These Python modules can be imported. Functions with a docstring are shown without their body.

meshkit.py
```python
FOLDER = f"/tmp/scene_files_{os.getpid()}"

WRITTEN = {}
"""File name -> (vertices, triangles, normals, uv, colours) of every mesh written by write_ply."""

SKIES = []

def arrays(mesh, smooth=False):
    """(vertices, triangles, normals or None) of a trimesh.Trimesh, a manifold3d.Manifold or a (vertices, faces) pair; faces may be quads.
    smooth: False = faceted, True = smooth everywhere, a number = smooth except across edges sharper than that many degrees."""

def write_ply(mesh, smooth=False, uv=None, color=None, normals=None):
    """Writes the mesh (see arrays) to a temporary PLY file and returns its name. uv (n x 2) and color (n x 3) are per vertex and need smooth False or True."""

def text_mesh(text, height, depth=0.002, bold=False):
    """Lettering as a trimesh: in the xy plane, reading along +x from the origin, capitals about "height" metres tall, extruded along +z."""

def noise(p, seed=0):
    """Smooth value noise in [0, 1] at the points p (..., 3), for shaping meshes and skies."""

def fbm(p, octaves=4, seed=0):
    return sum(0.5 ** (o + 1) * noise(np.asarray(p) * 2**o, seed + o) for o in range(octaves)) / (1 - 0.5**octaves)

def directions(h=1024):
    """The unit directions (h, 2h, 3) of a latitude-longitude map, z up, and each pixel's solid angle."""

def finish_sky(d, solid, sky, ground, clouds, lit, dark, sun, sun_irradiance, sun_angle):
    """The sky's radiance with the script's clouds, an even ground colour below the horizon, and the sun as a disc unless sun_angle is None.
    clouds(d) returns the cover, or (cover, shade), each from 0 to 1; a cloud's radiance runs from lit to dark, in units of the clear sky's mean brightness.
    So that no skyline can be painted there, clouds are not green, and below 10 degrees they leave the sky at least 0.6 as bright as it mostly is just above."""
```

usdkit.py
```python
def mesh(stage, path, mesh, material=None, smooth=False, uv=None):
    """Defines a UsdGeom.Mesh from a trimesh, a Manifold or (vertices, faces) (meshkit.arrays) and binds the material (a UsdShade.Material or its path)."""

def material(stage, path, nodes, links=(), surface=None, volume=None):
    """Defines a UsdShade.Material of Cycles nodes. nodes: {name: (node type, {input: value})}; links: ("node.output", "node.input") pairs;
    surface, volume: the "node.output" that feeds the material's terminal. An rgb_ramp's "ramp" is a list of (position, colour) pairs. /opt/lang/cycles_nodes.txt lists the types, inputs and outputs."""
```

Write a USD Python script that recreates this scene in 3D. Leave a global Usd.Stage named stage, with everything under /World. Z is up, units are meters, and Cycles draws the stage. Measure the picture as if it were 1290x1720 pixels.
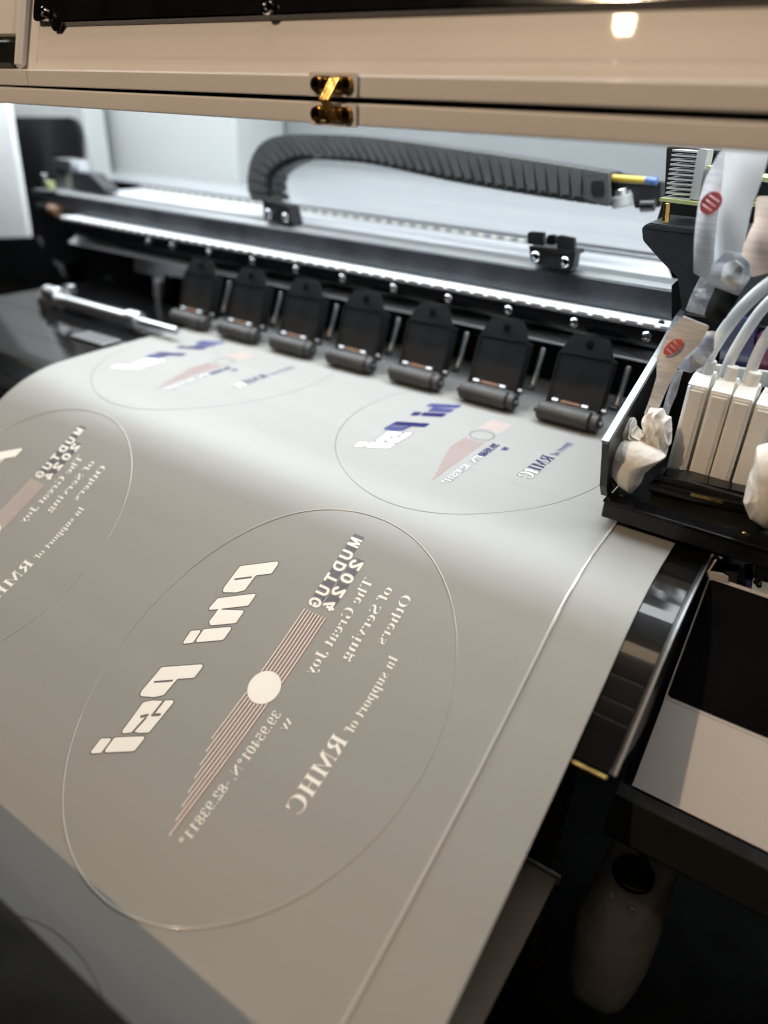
import math, glob
import numpy as np, trimesh, usdkit
from pxr import Usd, UsdGeom, UsdLux, UsdShade, Gf, Sdf, Vt
from shapely.geometry import Polygon, LineString, Point, box as sbox
from shapely.ops import unary_union
from shapely import affinity
from meshkit import noise, fbm

rng = np.random.default_rng(7)
stage = Usd.Stage.CreateInMemory()
UsdGeom.Xform.Define(stage, '/World')
U = 2.0                       # one design unit is two metres

# ------------------------------------------------------------------ camera
F = 1213.467                  # focal length in pixels of the 1290 x 1720 photograph
ROT = np.array([[0.82697502, 0.56075509, 0.0408171], [0.30510343, -0.38660215, -0.87031642], [-0.47225439, 0.73218338, -0.49079862]])
CAM = np.array([0.36200771, -0.34361149, 0.13014156])
cam = UsdGeom.Camera.Define(stage, '/World/camera')
m = np.eye(4); m[0, :3] = ROT[0]; m[1, :3] = -ROT[1]; m[2, :3] = -ROT[2]; m[3, :3] = CAM * U
cam.AddTransformOp().Set(Gf.Matrix4d(*m.ravel().tolist()))
cam.CreateHorizontalApertureAttr(36.0); cam.CreateVerticalApertureAttr(48.0)
cam.CreateFocalLengthAttr(36.0 * F / 1290)
cam.CreateFStopAttr(3.4); cam.CreateFocusDistanceAttr(0.270 * U)
cam.CreateClippingRangeAttr(Gf.Vec2f(0.02, 50)); cam.CreateExposureAttr(0.0)

# ------------------------------------------------------------------ lamps
def aim(prim, pos, to, up=(1, 0, 0)):
    pos, to = np.array(pos, float), np.array(to, float)
    z = (pos - to) / np.linalg.norm(pos - to)
    x = np.array(up, float) - z * np.dot(up, z); x /= np.linalg.norm(x); y = np.cross(z, x)
    M = np.eye(4); M[0, :3] = x; M[1, :3] = y; M[2, :3] = z; M[3, :3] = pos * U
    prim.AddTransformOp().Set(Gf.Matrix4d(*M.ravel().tolist()))

def lamp(name, pos, to, w, h, power, color, up=(1, 0, 0)):
    """power: watts-like; radiance follows from the area."""
    L = UsdLux.RectLight.Define(stage, '/World/' + name)
    L.CreateWidthAttr(w * U); L.CreateHeightAttr(h * U); L.CreateColorAttr(Gf.Vec3f(*color)); L.CreateNormalizeAttr(True)
    L.CreateIntensityAttr(power)
    aim(L, pos, to, up)
    return L

WARM, COOL = (1.0, 0.735, 0.47), (0.91, 0.975, 1.0)
lamp('room_lamp', (-0.28, -1.40, 1.22), (0.2, -0.2, 0), 0.032, 0.032, 19.0, WARM)
lamp('ceiling_fill', (0.1, -1.35, 1.6), (0.1, -1.35, 0.0), 1.8, 1.0, 4.5, (1.0, 0.78, 0.58))  # added broad fill for the warm ambient light of the room
lamp('slat_reflection_lamp', (0.3, -0.29, 1.6), (0.3, -0.29, 0.0), 1.2, 0.22, 4.2, (1.0, 0.76, 0.52))  # added panel, sized to give the platen slats a warm reflection
lamp('ceiling_tube', (1.05, -1.0, 1.45), (0.6, -0.3, 0.0), 2.0, 0.02, 1.6, (1.0, 0.84, 0.62))
lamp('interior_led_panel', (0.05, -0.005, 0.265), (0.05, -0.075, 0.0), 0.90, 0.20, 7.3, COOL)
lamp('rear_fill_strip', (0.08, 0.05, 0.21), (0.08, 0.15, 0.09), 0.70, 0.02, 0.16, COOL)  # added fill light aimed at the back wall

# ------------------------------------------------------------------ film shape (fitted to the photograph)
KN = np.array([-.1, 0, .04, .08, .12, .16, .2, .24, .28, .34, .45, .9])
PH = np.array([0, 0, 0, 0, .0458, .5465, .5032, .4082, .3599, .35, .35, .35])
SG = np.linspace(-.1, .9, 1001)
_a = np.interp(SG, KN, PH); _am = (_a[1:] + _a[:-1]) / 2; _d = SG[1] - SG[0]
_y = np.r_[0, np.cumsum(-np.cos(_am) * _d)]; _z = np.r_[0, np.cumsum(-np.sin(_am) * _d)]
_y -= _y[100]; _z -= _z[100]

def prof(s, off=0.0):
    s = np.asarray(s, float); a = np.interp(s, SG, _a)
    return np.interp(s, SG, _y) - off * np.sin(a), np.interp(s, SG, _z) + off * np.cos(a)

def onfilm(x, s, off=0.0):
    y, z = prof(s, off)
    return np.stack(np.broadcast_arrays(np.asarray(x, float), y, z), -1)

# pixel of the photograph -> point on a plane of the place
def ray(u, v): return ROT.T @ np.array([(u - 645) / F, (v - 860) / F, 1.0])
def aty(u, v, y): d = ray(u, v); return CAM + d * (y - CAM[1]) / d[1]
def atz(u, v, z): d = ray(u, v); return CAM + d * (z - CAM[2]) / d[2]
def atx(u, v, x): d = ray(u, v); return CAM + d * (x - CAM[0]) / d[0]
def zy(v, y, u=800): return aty(u, v, y)[2]

# ------------------------------------------------------------------ prims
used, origin = {}, {}
def path(parent, name):
    key = (parent, name); n = used.get(key, 0); used[key] = n + 1
    return f'{parent}/{name}' + (f'_{n:03d}' if n else '')

def tag(prim, label=None, cat=None, group=None, kind=None):
    for k, v in (('label', label), ('category', cat), ('group', group), ('kind', kind)):
        if v: prim.SetCustomDataByKey(k, v)

def thing(name, label=None, cat=None, loc=(0, 0, 0), group=None, kind=None):
    p = path('/World', name); x = UsdGeom.Xform.Define(stage, p)
    loc = np.array(loc, float); x.AddTranslateOp().Set(Gf.Vec3d(*(loc * U).tolist())); origin[p] = loc
    tag(x.GetPrim(), label, cat, group, kind)
    return p

def add(name, mesh, mat, parent='/World', smooth=35, label=None, cat=None, group=None, kind=None):
    if isinstance(mesh, (list, tuple)) and not isinstance(mesh[0], np.ndarray): mesh = trimesh.util.concatenate(mesh)
    p = path(parent, name)
    o = origin.get(parent, np.zeros(3)); origin[p] = o
    mesh = mesh.copy(); mesh.vertices = (mesh.vertices - o) * U
    g = usdkit.mesh(stage, p, mesh, M[mat], smooth=smooth)
    tag(g.GetPrim(), label, cat, group, kind)
    return p

def copy_of(src, loc, label, group=None):
    name = src.split('/')[-1]
    c = stage.GetPrimAtPath(src).GetCustomData()
    p = path('/World', name); x = UsdGeom.Xform.Define(stage, p)
    x.GetPrim().GetReferences().AddInternalReference(src)
    x.ClearXformOpOrder(); x.AddTranslateOp().Set(Gf.Vec3d(*(np.array(loc) * U).tolist()))
    tag(x.GetPrim(), label, c.get('category'), group or c.get('group')); x.GetPrim().SetInstanceable(True)
    return p

# ------------------------------------------------------------------ materials
M = {}
def mat(name, col, rough=.5, metal=0., spec=.5, bump=None, var=None, coat=0., coat_rough=.05, **kw):
    """bump=(scale, strength, distance); var=(scale, amount) mottles the colour a little."""
    nodes = {'p': ('principled_bsdf', dict(base_color=col, roughness=rough, metallic=metal, specular_ior_level=spec, coat_weight=coat, coat_roughness=coat_rough, **kw)),
             'tc': ('texture_coordinate', {})}
    links = []
    if bump:
        sc = bump[0]
        if np.ndim(sc): nodes['mp'] = ('mapping', {'scale': tuple(sc)}); links.append(('tc.object', 'mp.vector')); src = 'mp.vector'; s = 1.
        else: src, s = 'tc.object', sc
        nodes['bn'] = ('noise_texture', {'scale': s, 'detail': 3.0}); nodes['bp'] = ('bump', {'strength': bump[1], 'distance': bump[2]})
        links += [(src, 'bn.vector'), ('bn.fac', 'bp.height'), ('bp.normal', 'p.normal')]
    if var:
        sc = var[0]; a = var[1]
        if np.ndim(sc): nodes['mv'] = ('mapping', {'scale': tuple(sc)}); links.append(('tc.object', 'mv.vector')); src = 'mv.vector'; s = 1.
        else: src, s = 'tc.object', sc
        c = np.array(col)
        nodes['vn'] = ('noise_texture', {'scale': s, 'detail': 4.0, 'roughness': .6})
        nodes['vr'] = ('rgb_ramp', {'ramp': [(.25, tuple(np.clip(c * (1 - a), 0, 1))), (.75, tuple(np.clip(c * (1 + a), 0, 1)))]})
        nodes['rr'] = ('map_range', {'from_min': .2, 'from_max': .8, 'to_min': max(rough * (1 - a), .02), 'to_max': rough * (1 + a)})
        links += [(src, 'vn.vector'), ('vn.fac', 'vr.fac'), ('vr.color', 'p.base_color'), ('vn.fac', 'rr.value'), ('rr.result', 'p.roughness')]
    M[name] = usdkit.material(stage, '/World/Looks/' + name, nodes, links, surface='p.BSDF')

def film_material():
    nodes = {'p': ('principled_bsdf', dict(roughness=.45, specular_ior_level=.4, coat_weight=.05, coat_roughness=.40)),
             'tc': ('texture_coordinate', {}), 'mp': ('mapping', {'scale': (.6, 26, 26)}), 'n': ('noise_texture', {'scale': 1.0, 'detail': 4.0}),
             'r': ('rgb_ramp', {'ramp': [(.25, (.247, .248, .241)), (.75, (.272, .273, .265))]}), 'sx': ('separate_xyz', {}),
             'm1': ('math', {'math_type': 'multiply', 'value2': 1 / .021}), 'w': ('math', {'math_type': 'fraction'}),
             'rr': ('rgb_ramp', {'ramp': [(0, (.93, .93, .93)), (.05, (1, 1, 1)), (.42, (1, 1, 1)), (.45, (.972, .972, .972)), (.49, (1, 1, 1)), (.96, (1, 1, 1)), (1., (.93, .93, .93))]}),
             'mx': ('mix_color', {'blend_type': 'multiply'}), 'fd': ('map_range', {'from_min': -.03, 'from_max': .09, 'to_min': .12, 'to_max': .8, 'clamp': True}), 'rv': ('map_range', {'from_min': .3, 'from_max': .7, 'to_min': .42, 'to_max': .49}),
             'bp': ('bump', {'strength': .06, 'distance': .004})}
    links = [('tc.object', 'mp.vector'), ('mp.vector', 'n.vector'), ('n.fac', 'r.fac'), ('tc.object', 'sx.vector'), ('sx.y', 'm1.value1'), ('m1.value', 'w.value1'),
             ('sx.y', 'fd.value'), ('fd.result', 'mx.fac'), ('w.value', 'rr.fac'), ('r.color', 'mx.a'), ('rr.color', 'mx.b'), ('mx.result', 'p.base_color'), ('n.fac', 'rv.value'), ('rv.result', 'p.roughness'),
             ('n.fac', 'bp.height'), ('bp.normal', 'p.normal')]
    M['film'] = usdkit.material(stage, '/World/Looks/film', nodes, links, surface='p.BSDF')
film_material()
mat('varnish', (.33, .325, .31), .14, coat=.6)
mat('ridge_gloss', (.42, .415, .40), .09, spec=.9, coat=.8)
mat('ink_white', (.80, .79, .76), .38, bump=(900, .05, .002))
mat('ink_shadow', (.20, .20, .195), .40)  # dark rim painting the small shadow around serif strokes
mat('ink_outline', (.13, .13, .135), .40)
mat('ink_navy', (.012, .012, .085), .30)
mat('ink_blue', (.042, .045, .15), .35)
mat('ink_red', (.27, .10, .09), .40)
mat('ink_pink', (.52, .36, .33), .40)
mat('ink_pale', (.55, .58, .60), .40)
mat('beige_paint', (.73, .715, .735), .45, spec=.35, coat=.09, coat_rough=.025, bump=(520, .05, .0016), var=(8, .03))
mat('beige_paint_shaded', (.46, .435, .43), .40, spec=.35, coat=.12, coat_rough=.05, bump=(520, .04, .0016), var=(9, .05))  # same beige paint, darkened in colour to dim the strongly lit apron
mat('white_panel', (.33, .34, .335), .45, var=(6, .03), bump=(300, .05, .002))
mat('white_panel_lit', (.88, .89, .88), .4, var=(6, .02))  # lighter copy of white_panel, led brightness put into the colour
mat('grey_panel', (.18, .19, .195), .38, var=(5, .06))
mat('black_gloss', (.006, .006, .007), .10, var=(30, .35))
mat('edge_reflection_brown', (.03, .022, .012), .12, spec=.8)  # brown base tint stands for the warm reflection along the window bevel
mat('satin_dark', (.16, .17, .19), .22, .8, bump=(300, .05, .002))
mat('black_plastic', (.006, .006, .0065), .38, bump=(500, .12, .002), var=(40, .3))
mat('arm_black', (.004, .004, .0045), .62, spec=.25, bump=(300, .1, .002), var=(40, .3))
mat('black_matte', (.004, .004, .004), .75, spec=.2, var=(20, .4))
mat('black_satin', (.005, .005, .0055), .11, var=((3, 40, 40), .12))
mat('rubber', (.022, .0215, .021), .55, bump=(350, .15, .003), var=(60, .3))
mat('chain_plastic', (.042, .044, .043), .55, bump=(250, .15, .004), var=(30, .25))
mat('brushed_aluminium', (.62, .63, .65), .32, 1., bump=((3, 500, 500), .06, .002), var=((2, 80, 80), .10))
mat('bright_steel', (.80, .82, .86), .16, 1., bump=((3, 300, 300), .05, .002), var=((2, 40, 40), .12))
mat('galvanised_steel', (.70, .72, .76), .30, .45, bump=((14, 40, 14), .12, .008), var=((4, 30, 8), .14))
mat('dark_steel', (.060, .064, .072), .34, .6, var=(20, .25), bump=(200, .06, .003))
mat('satin_aluminium', (.72, .73, .75), .40, .15, bump=((3, 400, 400), .05, .002), var=((2, 60, 60), .10))
mat('channel_silver', (.74, .75, .77), .30, .75, bump=((3, 400, 400), .05, .002), var=((2, 60, 60), .10))
mat('cover_metal', (.29, .30, .315), .36, .4, bump=((3, 300, 300), .04, .002), var=((2, 30, 30), .08))
mat('anodised_grey', (.20, .205, .215), .38, .8, var=((2, 60, 60), .12))
mat('brass', (.62, .42, .15), .22, 1., var=(60, .25), bump=(200, .10, .002))
mat('brass_dark', (.16, .11, .04), .25, 1., var=(60, .3))
mat('chrome', (.75, .76, .78), .12, 1.)
mat('damper_plastic', (.80, .77, .72), .28, coat=.3, subsurface_weight=.15, subsurface_scale=.006, subsurface_radius=(1, .8, .6))
mat('tube_plastic', (.52, .53, .52), .28, coat=.4, subsurface_weight=.2, subsurface_scale=.006, subsurface_radius=(1, 1, 1))
mat('tissue', (.74, .715, .67), .85, spec=.2, bump=(60, .25, .008), var=(18, .05))
mat('ribbon_white', (.76, .77, .76), .42, bump=((30, 300, 300), .05, .002))
mat('ribbon_peach', (.66, .52, .44), .45, var=((4, 4, 400), .18))
mat('stamp_red', (.66, .13, .12), .5, var=(160, .35))
mat('clear_film', (.45, .46, .48), .15, coat=.6, bump=(60, .4, .02))
mat('board_green', (.30, .32, .14), .45, var=(40, .3))
mat('yellow_tube', (.36, .26, .03), .35); mat('blue_tube', (.05, .10, .26), .35)
mat('copper', (.16, .085, .05), .45, .4)
mat('tray_brown', (.10, .072, .05), .55, var=(25, .2), bump=(60, .1, .004))
mat('jug_plastic', (.55, .53, .50), .5, subsurface_weight=.2, subsurface_scale=.02, subsurface_radius=(1, .9, .8), bump=(14, .2, .03), var=(12, .12))
mat('blue_label', (.50, .62, .74), .4, var=(80, .4)); mat('ink_tank', (.03, .03, .10), .2, coat=.5, var=(40, .5)); mat('magenta_tank', (.16, .02, .07), .25, coat=.5)
mat('reflection_white', (.85, .85, .82), .25, emission_color=(1.0, .97, .9), emission_strength=.45)  # glowing colour painting led reflections on the rail, not a lamp
mat('reflection_yellow', (.72, .69, .56), .3, emission_color=(1.0, .95, .75), emission_strength=.12)  # fainter yellowish glow for led reflections painted on the rear strip
# ribbon with faint printed lines
M['ribbon_print'] = usdkit.material(stage, '/World/Looks/ribbon_print', {
    'tc': ('texture_coordinate', {}), 'mp': ('mapping', {'scale': (70, 70, 520)}), 'n': ('noise_texture', {'scale': 1.0, 'detail': 2.0}),
    'r': ('rgb_ramp', {'ramp': [(.40, (.66, .68, .73)), (.55, (.80, .81, .82))]}), 'p': ('principled_bsdf', {'roughness': .4})},
    [('tc.object', 'mp.vector'), ('mp.vector', 'n.vector'), ('n.fac', 'r.fac'), ('r.color', 'p.base_color')], surface='p.BSDF')

M['loop_print'] = usdkit.material(stage, '/World/Looks/loop_print', {
    'tc': ('texture_coordinate', {}), 'mp': ('mapping', {'scale': (25, 25, 220)}), 'n': ('noise_texture', {'scale': 1.0, 'detail': 2.0}), 'n2': ('noise_texture', {'scale': 70.0, 'detail': 2.0}),
    'b': ('bump', {'strength': .35, 'distance': .01}),
    'r': ('rgb_ramp', {'ramp': [(.40, (.44, .46, .55)), (.55, (.66, .67, .69))]}), 'p': ('principled_bsdf', {'roughness': .34, 'coat_weight': .15})},
    [('tc.object', 'mp.vector'), ('mp.vector', 'n.vector'), ('n.fac', 'r.fac'), ('r.color', 'p.base_color'), ('tc.object', 'n2.vector'), ('n2.fac', 'b.height'), ('b.normal', 'p.normal')], surface='p.BSDF')

# ------------------------------------------------------------------ shape helpers
def bx(x0, x1, y0, y1, z0, z1, b=.0006):
    lo, hi = np.minimum([x0, y0, z0], [x1, y1, z1]), np.maximum([x0, y0, z0], [x1, y1, z1])
    b = min(b, .45 * float((hi - lo).min()))
    pts = []
    for sx in (0, 1):
        for sy in (0, 1):
            for sz in (0, 1):
                c = np.where([sx, sy, sz], hi, lo); d = np.where([sx, sy, sz], -b, b)
                for k in range(3):
                    q = c + d; q[k] = c[k]; pts.append(q)
    return trimesh.convex.convex_hull(np.array(pts))

def ext(poly, h):
    if poly.geom_type == 'MultiPolygon': return trimesh.util.concatenate([trimesh.creation.extrude_polygon(g, h, engine='earcut') for g in poly.geoms if g.area > 1e-12])
    return trimesh.creation.extrude_polygon(poly, h, engine='earcut')

def rnd(poly, r, n=3):
    return poly.buffer(-r, quad_segs=n).buffer(2 * r, quad_segs=n).buffer(-r, quad_segs=n)

def extX(yz, x0, x1, r=0):
    p = yz if hasattr(yz, 'area') else Polygon(yz)
    p = p.buffer(0)
    if r: p = rnd(p, r)
    e = ext(p, x1 - x0); v = e.vertices
    return trimesh.Trimesh(np.stack([v[:, 2] + x0, v[:, 0], v[:, 1]], 1), e.faces, process=False)

def extY(xz, y0, y1, r=0):
    p = xz if hasattr(xz, 'area') else Polygon(xz)
    p = p.buffer(0)
    if r: p = rnd(p, r)
    e = ext(p, y1 - y0); v = e.vertices
    t = trimesh.Trimesh(np.stack([v[:, 0], v[:, 2] + y0, v[:, 1]], 1), e.faces[:, ::-1], process=False)
    return t

def sheetX(yz, x0, x1, t):
    return extX(LineString(yz).buffer(t / 2, cap_style=2, join_style=1, quad_segs=4), x0, x1)

def pxY(px, y, t, r=0):
    """Outline read from the photograph on the upright plane y, given a thickness to the back."""
    return extY([tuple(aty(a, b, y)[[0, 2]]) for a, b in px], y, y + t, r)

def tube(pts, r, n=10, close=True):
    pts = np.asarray(pts, float); r = np.broadcast_to(r, len(pts))
    T = np.gradient(pts, axis=0); T /= np.linalg.norm(T, axis=1)[:, None] + 1e-12
    a = np.array([0, 0, 1.]) if abs(T[0][2]) < .9 else np.array([1., 0, 0])
    A = np.cross(T[0], a); A /= np.linalg.norm(A); V = []
    for i, p in enumerate(pts):
        A = A - T[i] * (A @ T[i]); A /= np.linalg.norm(A); B = np.cross(T[i], A)
        th = np.arange(n) * 2 * np.pi / n
        V.append(p + r[i] * (np.cos(th)[:, None] * A + np.sin(th)[:, None] * B))
    V = np.vstack(V); f = []
    for i in range(len(pts) - 1):
        for k in range(n):
            a_, b_ = i * n + k, i * n + (k + 1) % n; f += [(a_, b_, b_ + n), (a_, b_ + n, a_ + n)]
    if close:
        e = (len(pts) - 1) * n
        for k in range(1, n - 1): f += [(0, k + 1, k), (e, e + k, e + k + 1)]
    return trimesh.Trimesh(V, f, process=False)

def cyl(p0, p1, r, n=24, b=.0):
    p0, p1 = np.array(p0, float), np.array(p1, float); d = (p1 - p0) / np.linalg.norm(p1 - p0)
    if b <= 0: b = r * .12
    return tube([p0, p0 + d * 1e-6, p0 + d * b, p1 - d * b, p1 - d * 1e-6, p1], [r - b, r - b, r, r, r - b, r - b], n)

def smoothpath(pts, n=24):
    from scipy.interpolate import CubicSpline
    pts = np.array(pts, float); t = np.r_[0, np.cumsum(np.linalg.norm(np.diff(pts, axis=0), axis=1))]
    return CubicSpline(t, pts)(np.linspace(0, t[-1], n))

def ribbon(path_pts, wvec, t=.0004):
    """A flat band along a path; wvec: half-width vector at each point."""
    P = np.asarray(path_pts, float); Wv = np.broadcast_to(np.asarray(wvec, float), P.shape)
    T = np.gradient(P, axis=0); N = np.cross(T, Wv); N /= np.linalg.norm(N, axis=1)[:, None] + 1e-12
    V = np.stack([P - Wv + N * t, P + Wv + N * t, P + Wv - N * t, P - Wv - N * t], 1).reshape(-1, 3); f = []
    for i in range(len(P) - 1):
        for k in range(4):
            a, b = 4 * i + k, 4 * i + (k + 1) % 4; f += [(a, b, b + 4), (a, b + 4, a + 4)]
    e = 4 * (len(P) - 1); f += [(0, 2, 1), (0, 3, 2), (e, e + 1, e + 2), (e, e + 2, e + 3)]
    t_ = trimesh.Trimesh(V, f, process=False); t_.fix_normals(); return t_

def screw(center, axis, r, h, slot=True):
    """A round socket head screw: rim, recessed bottom."""
    c, d = np.array(center, float), np.array(axis, float) / np.linalg.norm(axis)
    a = np.cross(d, [0, 0, 1.]) if abs(d[2]) < .9 else np.cross(d, [1., 0, 0]); a /= np.linalg.norm(a); b = np.cross(d, a)
    prof_ = [(r, 0), (r, h * .75), (r * .85, h), (r * .50, h), (r * .42, h * .45), (0.0001 * r, h * .45)]
    n = 20; th = np.arange(n) * 2 * np.pi / n; V = []
    for rr, hh in prof_: V.append(c + d * hh + rr * (np.cos(th)[:, None] * a + np.sin(th)[:, None] * b))
    f = []
    for i in range(len(prof_) - 1):
        for k in range(n):
            p, q = i * n + k, i * n + (k + 1) % n; f += [(p, q, q + n), (p, q + n, p + n)]
    return trimesh.Trimesh(np.vstack(V), f, process=False)

# ------------------------------------------------------------------ setting
XL, XR = -.42, .62
add('cabinet_floor', bx(XL, XR, -.75, .20, -.36, -.34), 'black_matte', kind='structure')
add('cabinet_back_wall', bx(XL, XR, .175, .185, -.338, .34), 'black_matte', kind='structure')

# ------------------------------------------------------------------ printer housing
ph = thing('printer_housing', 'printer body of pale beige sheet metal with white lined interior and front beam', 'printer housing', (.1, .1, -.1))
def xpx(u, v, y): return aty(u, v, y)[0]
# rear lining
yb = .15
add('rear_panel', bx(XL, XR, yb, yb + .004, zy(330, yb), .32), 'grey_panel', ph)
# sloped cover sheet behind the beam
add('cover_sheet', sheetX([(.074, zy(386, .074)), (.084, zy(372, .084)), (.088, zy(369, .088)), (.132, zy(318, .132)), (.1495, zy(306, .1495))], XL, XR, .0012), 'cover_metal', ph)
# left white box
y1 = .092
xa, xb = xpx(158, 250, y1), xpx(396, 260, y1)
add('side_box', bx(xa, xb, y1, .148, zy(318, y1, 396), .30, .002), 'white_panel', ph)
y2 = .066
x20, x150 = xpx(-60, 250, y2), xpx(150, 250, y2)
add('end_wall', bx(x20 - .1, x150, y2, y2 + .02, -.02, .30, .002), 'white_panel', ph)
add('end_cover', pxY([(-40, 196), (133, 197), (140, 430), (-40, 430)], y2 - .004, .0035, .009), 'black_plastic', ph)
# bright plate at the far left
y3 = .045
add('end_plate', pxY([(-60, 168), (11, 168), (48, 404), (-60, 418)], y3, .004, .0035), 'white_panel_lit', ph)
add('end_shield', pxY([(-80, 402), (60, 398), (112, 470), (180, 610), (180, 720), (-80, 760)], .04, .004, .001), 'black_plastic', ph)
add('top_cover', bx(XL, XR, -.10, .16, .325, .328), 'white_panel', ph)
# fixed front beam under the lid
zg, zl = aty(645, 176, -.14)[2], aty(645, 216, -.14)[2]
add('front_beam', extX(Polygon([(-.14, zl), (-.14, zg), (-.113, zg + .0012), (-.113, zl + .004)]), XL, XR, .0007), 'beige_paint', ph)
zgt = zg + .010
add('gap_backing', bx(XL, XR, -.1335, -.120, zg + .0002, zg + .006), 'rubber', ph)  # dark strip added behind the lid gap to paint its shade

# lid
def tilt(mesh):
    mesh = mesh.copy(); mesh.vertices[:, 2] += TK * (mesh.vertices[:, 0] - XT); return mesh
zt = aty(1290, 189, -.14)[2]; XT = aty(1290, 189, -.14)[0]; TK = (aty(0, 142.5, -.14)[2] - zt) / (aty(0, 142.5, -.14)[0] - XT); zbend = zt + .0056; zwin = aty(645, 31, -.139)[2] - .0008
lid = thing('raised_lid', 'glossy beige lid raised above the print bed with dark window', 'lid', (.2, -.13, .14))
lp = [(-.14, zt), (-.14, zbend), (-.1375, zbend + .0005)]
cx_, cz_ = -.1375, zbend + .0065
for k in range(7):                      # cove that runs the length of the lid
    a = -math.pi / 2 + k / 6 * math.radians(78)
    lp.append((cx_ + .0060 * math.sin(a + math.pi / 2) * .62, cz_ + .0060 * math.sin(a)))
e = lp[-1]; lp += [(e[0] + .050, e[1] + .16), (e[0] + .066, e[1] + .16), (-.118, zt)]
xl = aty(38, 60, -.139)[0]
add('lid_shell', tilt(extX(Polygon(lp), xl, XR, .0004)), 'beige_paint', lid)
LEANR = .17 * .3125
xr0, xr1 = aty(11, 60, -.139)[0], aty(22, 60, -.139)[0]
rec = [(-.14, zt), (-.14, zbend), (-.1352, zbend + .0006), (-.1352 + LEANR, zbend + .17), (-.105 + LEANR, zbend + .17), (-.112, zt)]
add('end_return', tilt(extX(Polygon(rec), XL, xl - .0003, .0003)), 'beige_paint', lid)
def leanz(mesh):
    mesh = mesh.copy(); mesh.vertices[:, 1] += .3125 * np.maximum(mesh.vertices[:, 2] - zbend - .006, 0); return tilt(mesh)
add('corner_rib', leanz(bx(xr0, xr1, -.1388, -.134, zbend + .0007, zbend + .17, .0015)), 'beige_paint', lid)
add('end_post', leanz(bx(xr0 - .03, xr0 - .0005, -.1375, -.134, zbend + .012, zbend + .17, .001)), 'beige_paint', lid)
add('end_latch', leanz(bx(xr0 - .03, xr0 - .0008, -.1382, -.134, zbend + .0007, zbend + .0118, .002)), 'black_plastic', lid)
LEAN = .050 / .16
def zwp(v, y): q_ = aty(645, v, y); return q_[2] - TK * (q_[0] - XT)
def fy(z): return e[0] + (z - e[1]) * LEAN
yw = -.1400
for _ in range(8): zw1 = zwp(15, yw); yw = fy(zw1) - .0026
zw2 = zw1
for _ in range(8): zw2 = zwp(30, fy(zw2))
wl = aty(52, 20, yw)[0]
def lean(mesh):
    mesh = mesh.copy(); mesh.vertices[:, 1] += LEAN * (mesh.vertices[:, 2] - zw1); return tilt(mesh)
add('window', lean(extY(rnd(sbox(wl, zw1, XR, zw1 + .16), .0022), yw, yw + .005)), 'black_gloss', lid)
add('window_edge', tilt(extX(Polygon([(yw + .0004, zw1 - .0002), (fy(zw2) - .0002, zw2), (fy(zw2) + .01, zw2), (fy(zw2) + .01, zw1 - .0002)]), wl + .018, XR, .0002)), 'edge_reflection_brown', lid)
add('window_lip', tilt(extY(rnd(Polygon([(wl + .0115, zw1 + .001), (wl + .0125, zw1 - .0035), (wl + .0165, zw1 - .0035), (wl + .020, zw1 + .001)]), .0008), yw + .0002, yw + .006)), 'black_gloss', lid)
for u, v in ((78, 24), (452, 11)):
    c = aty(u, v, yw); add('screw', screw((c[0], yw - .0001, c[2]), (0, -1, 0), .0024, .0016), 'chrome', lid)

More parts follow.
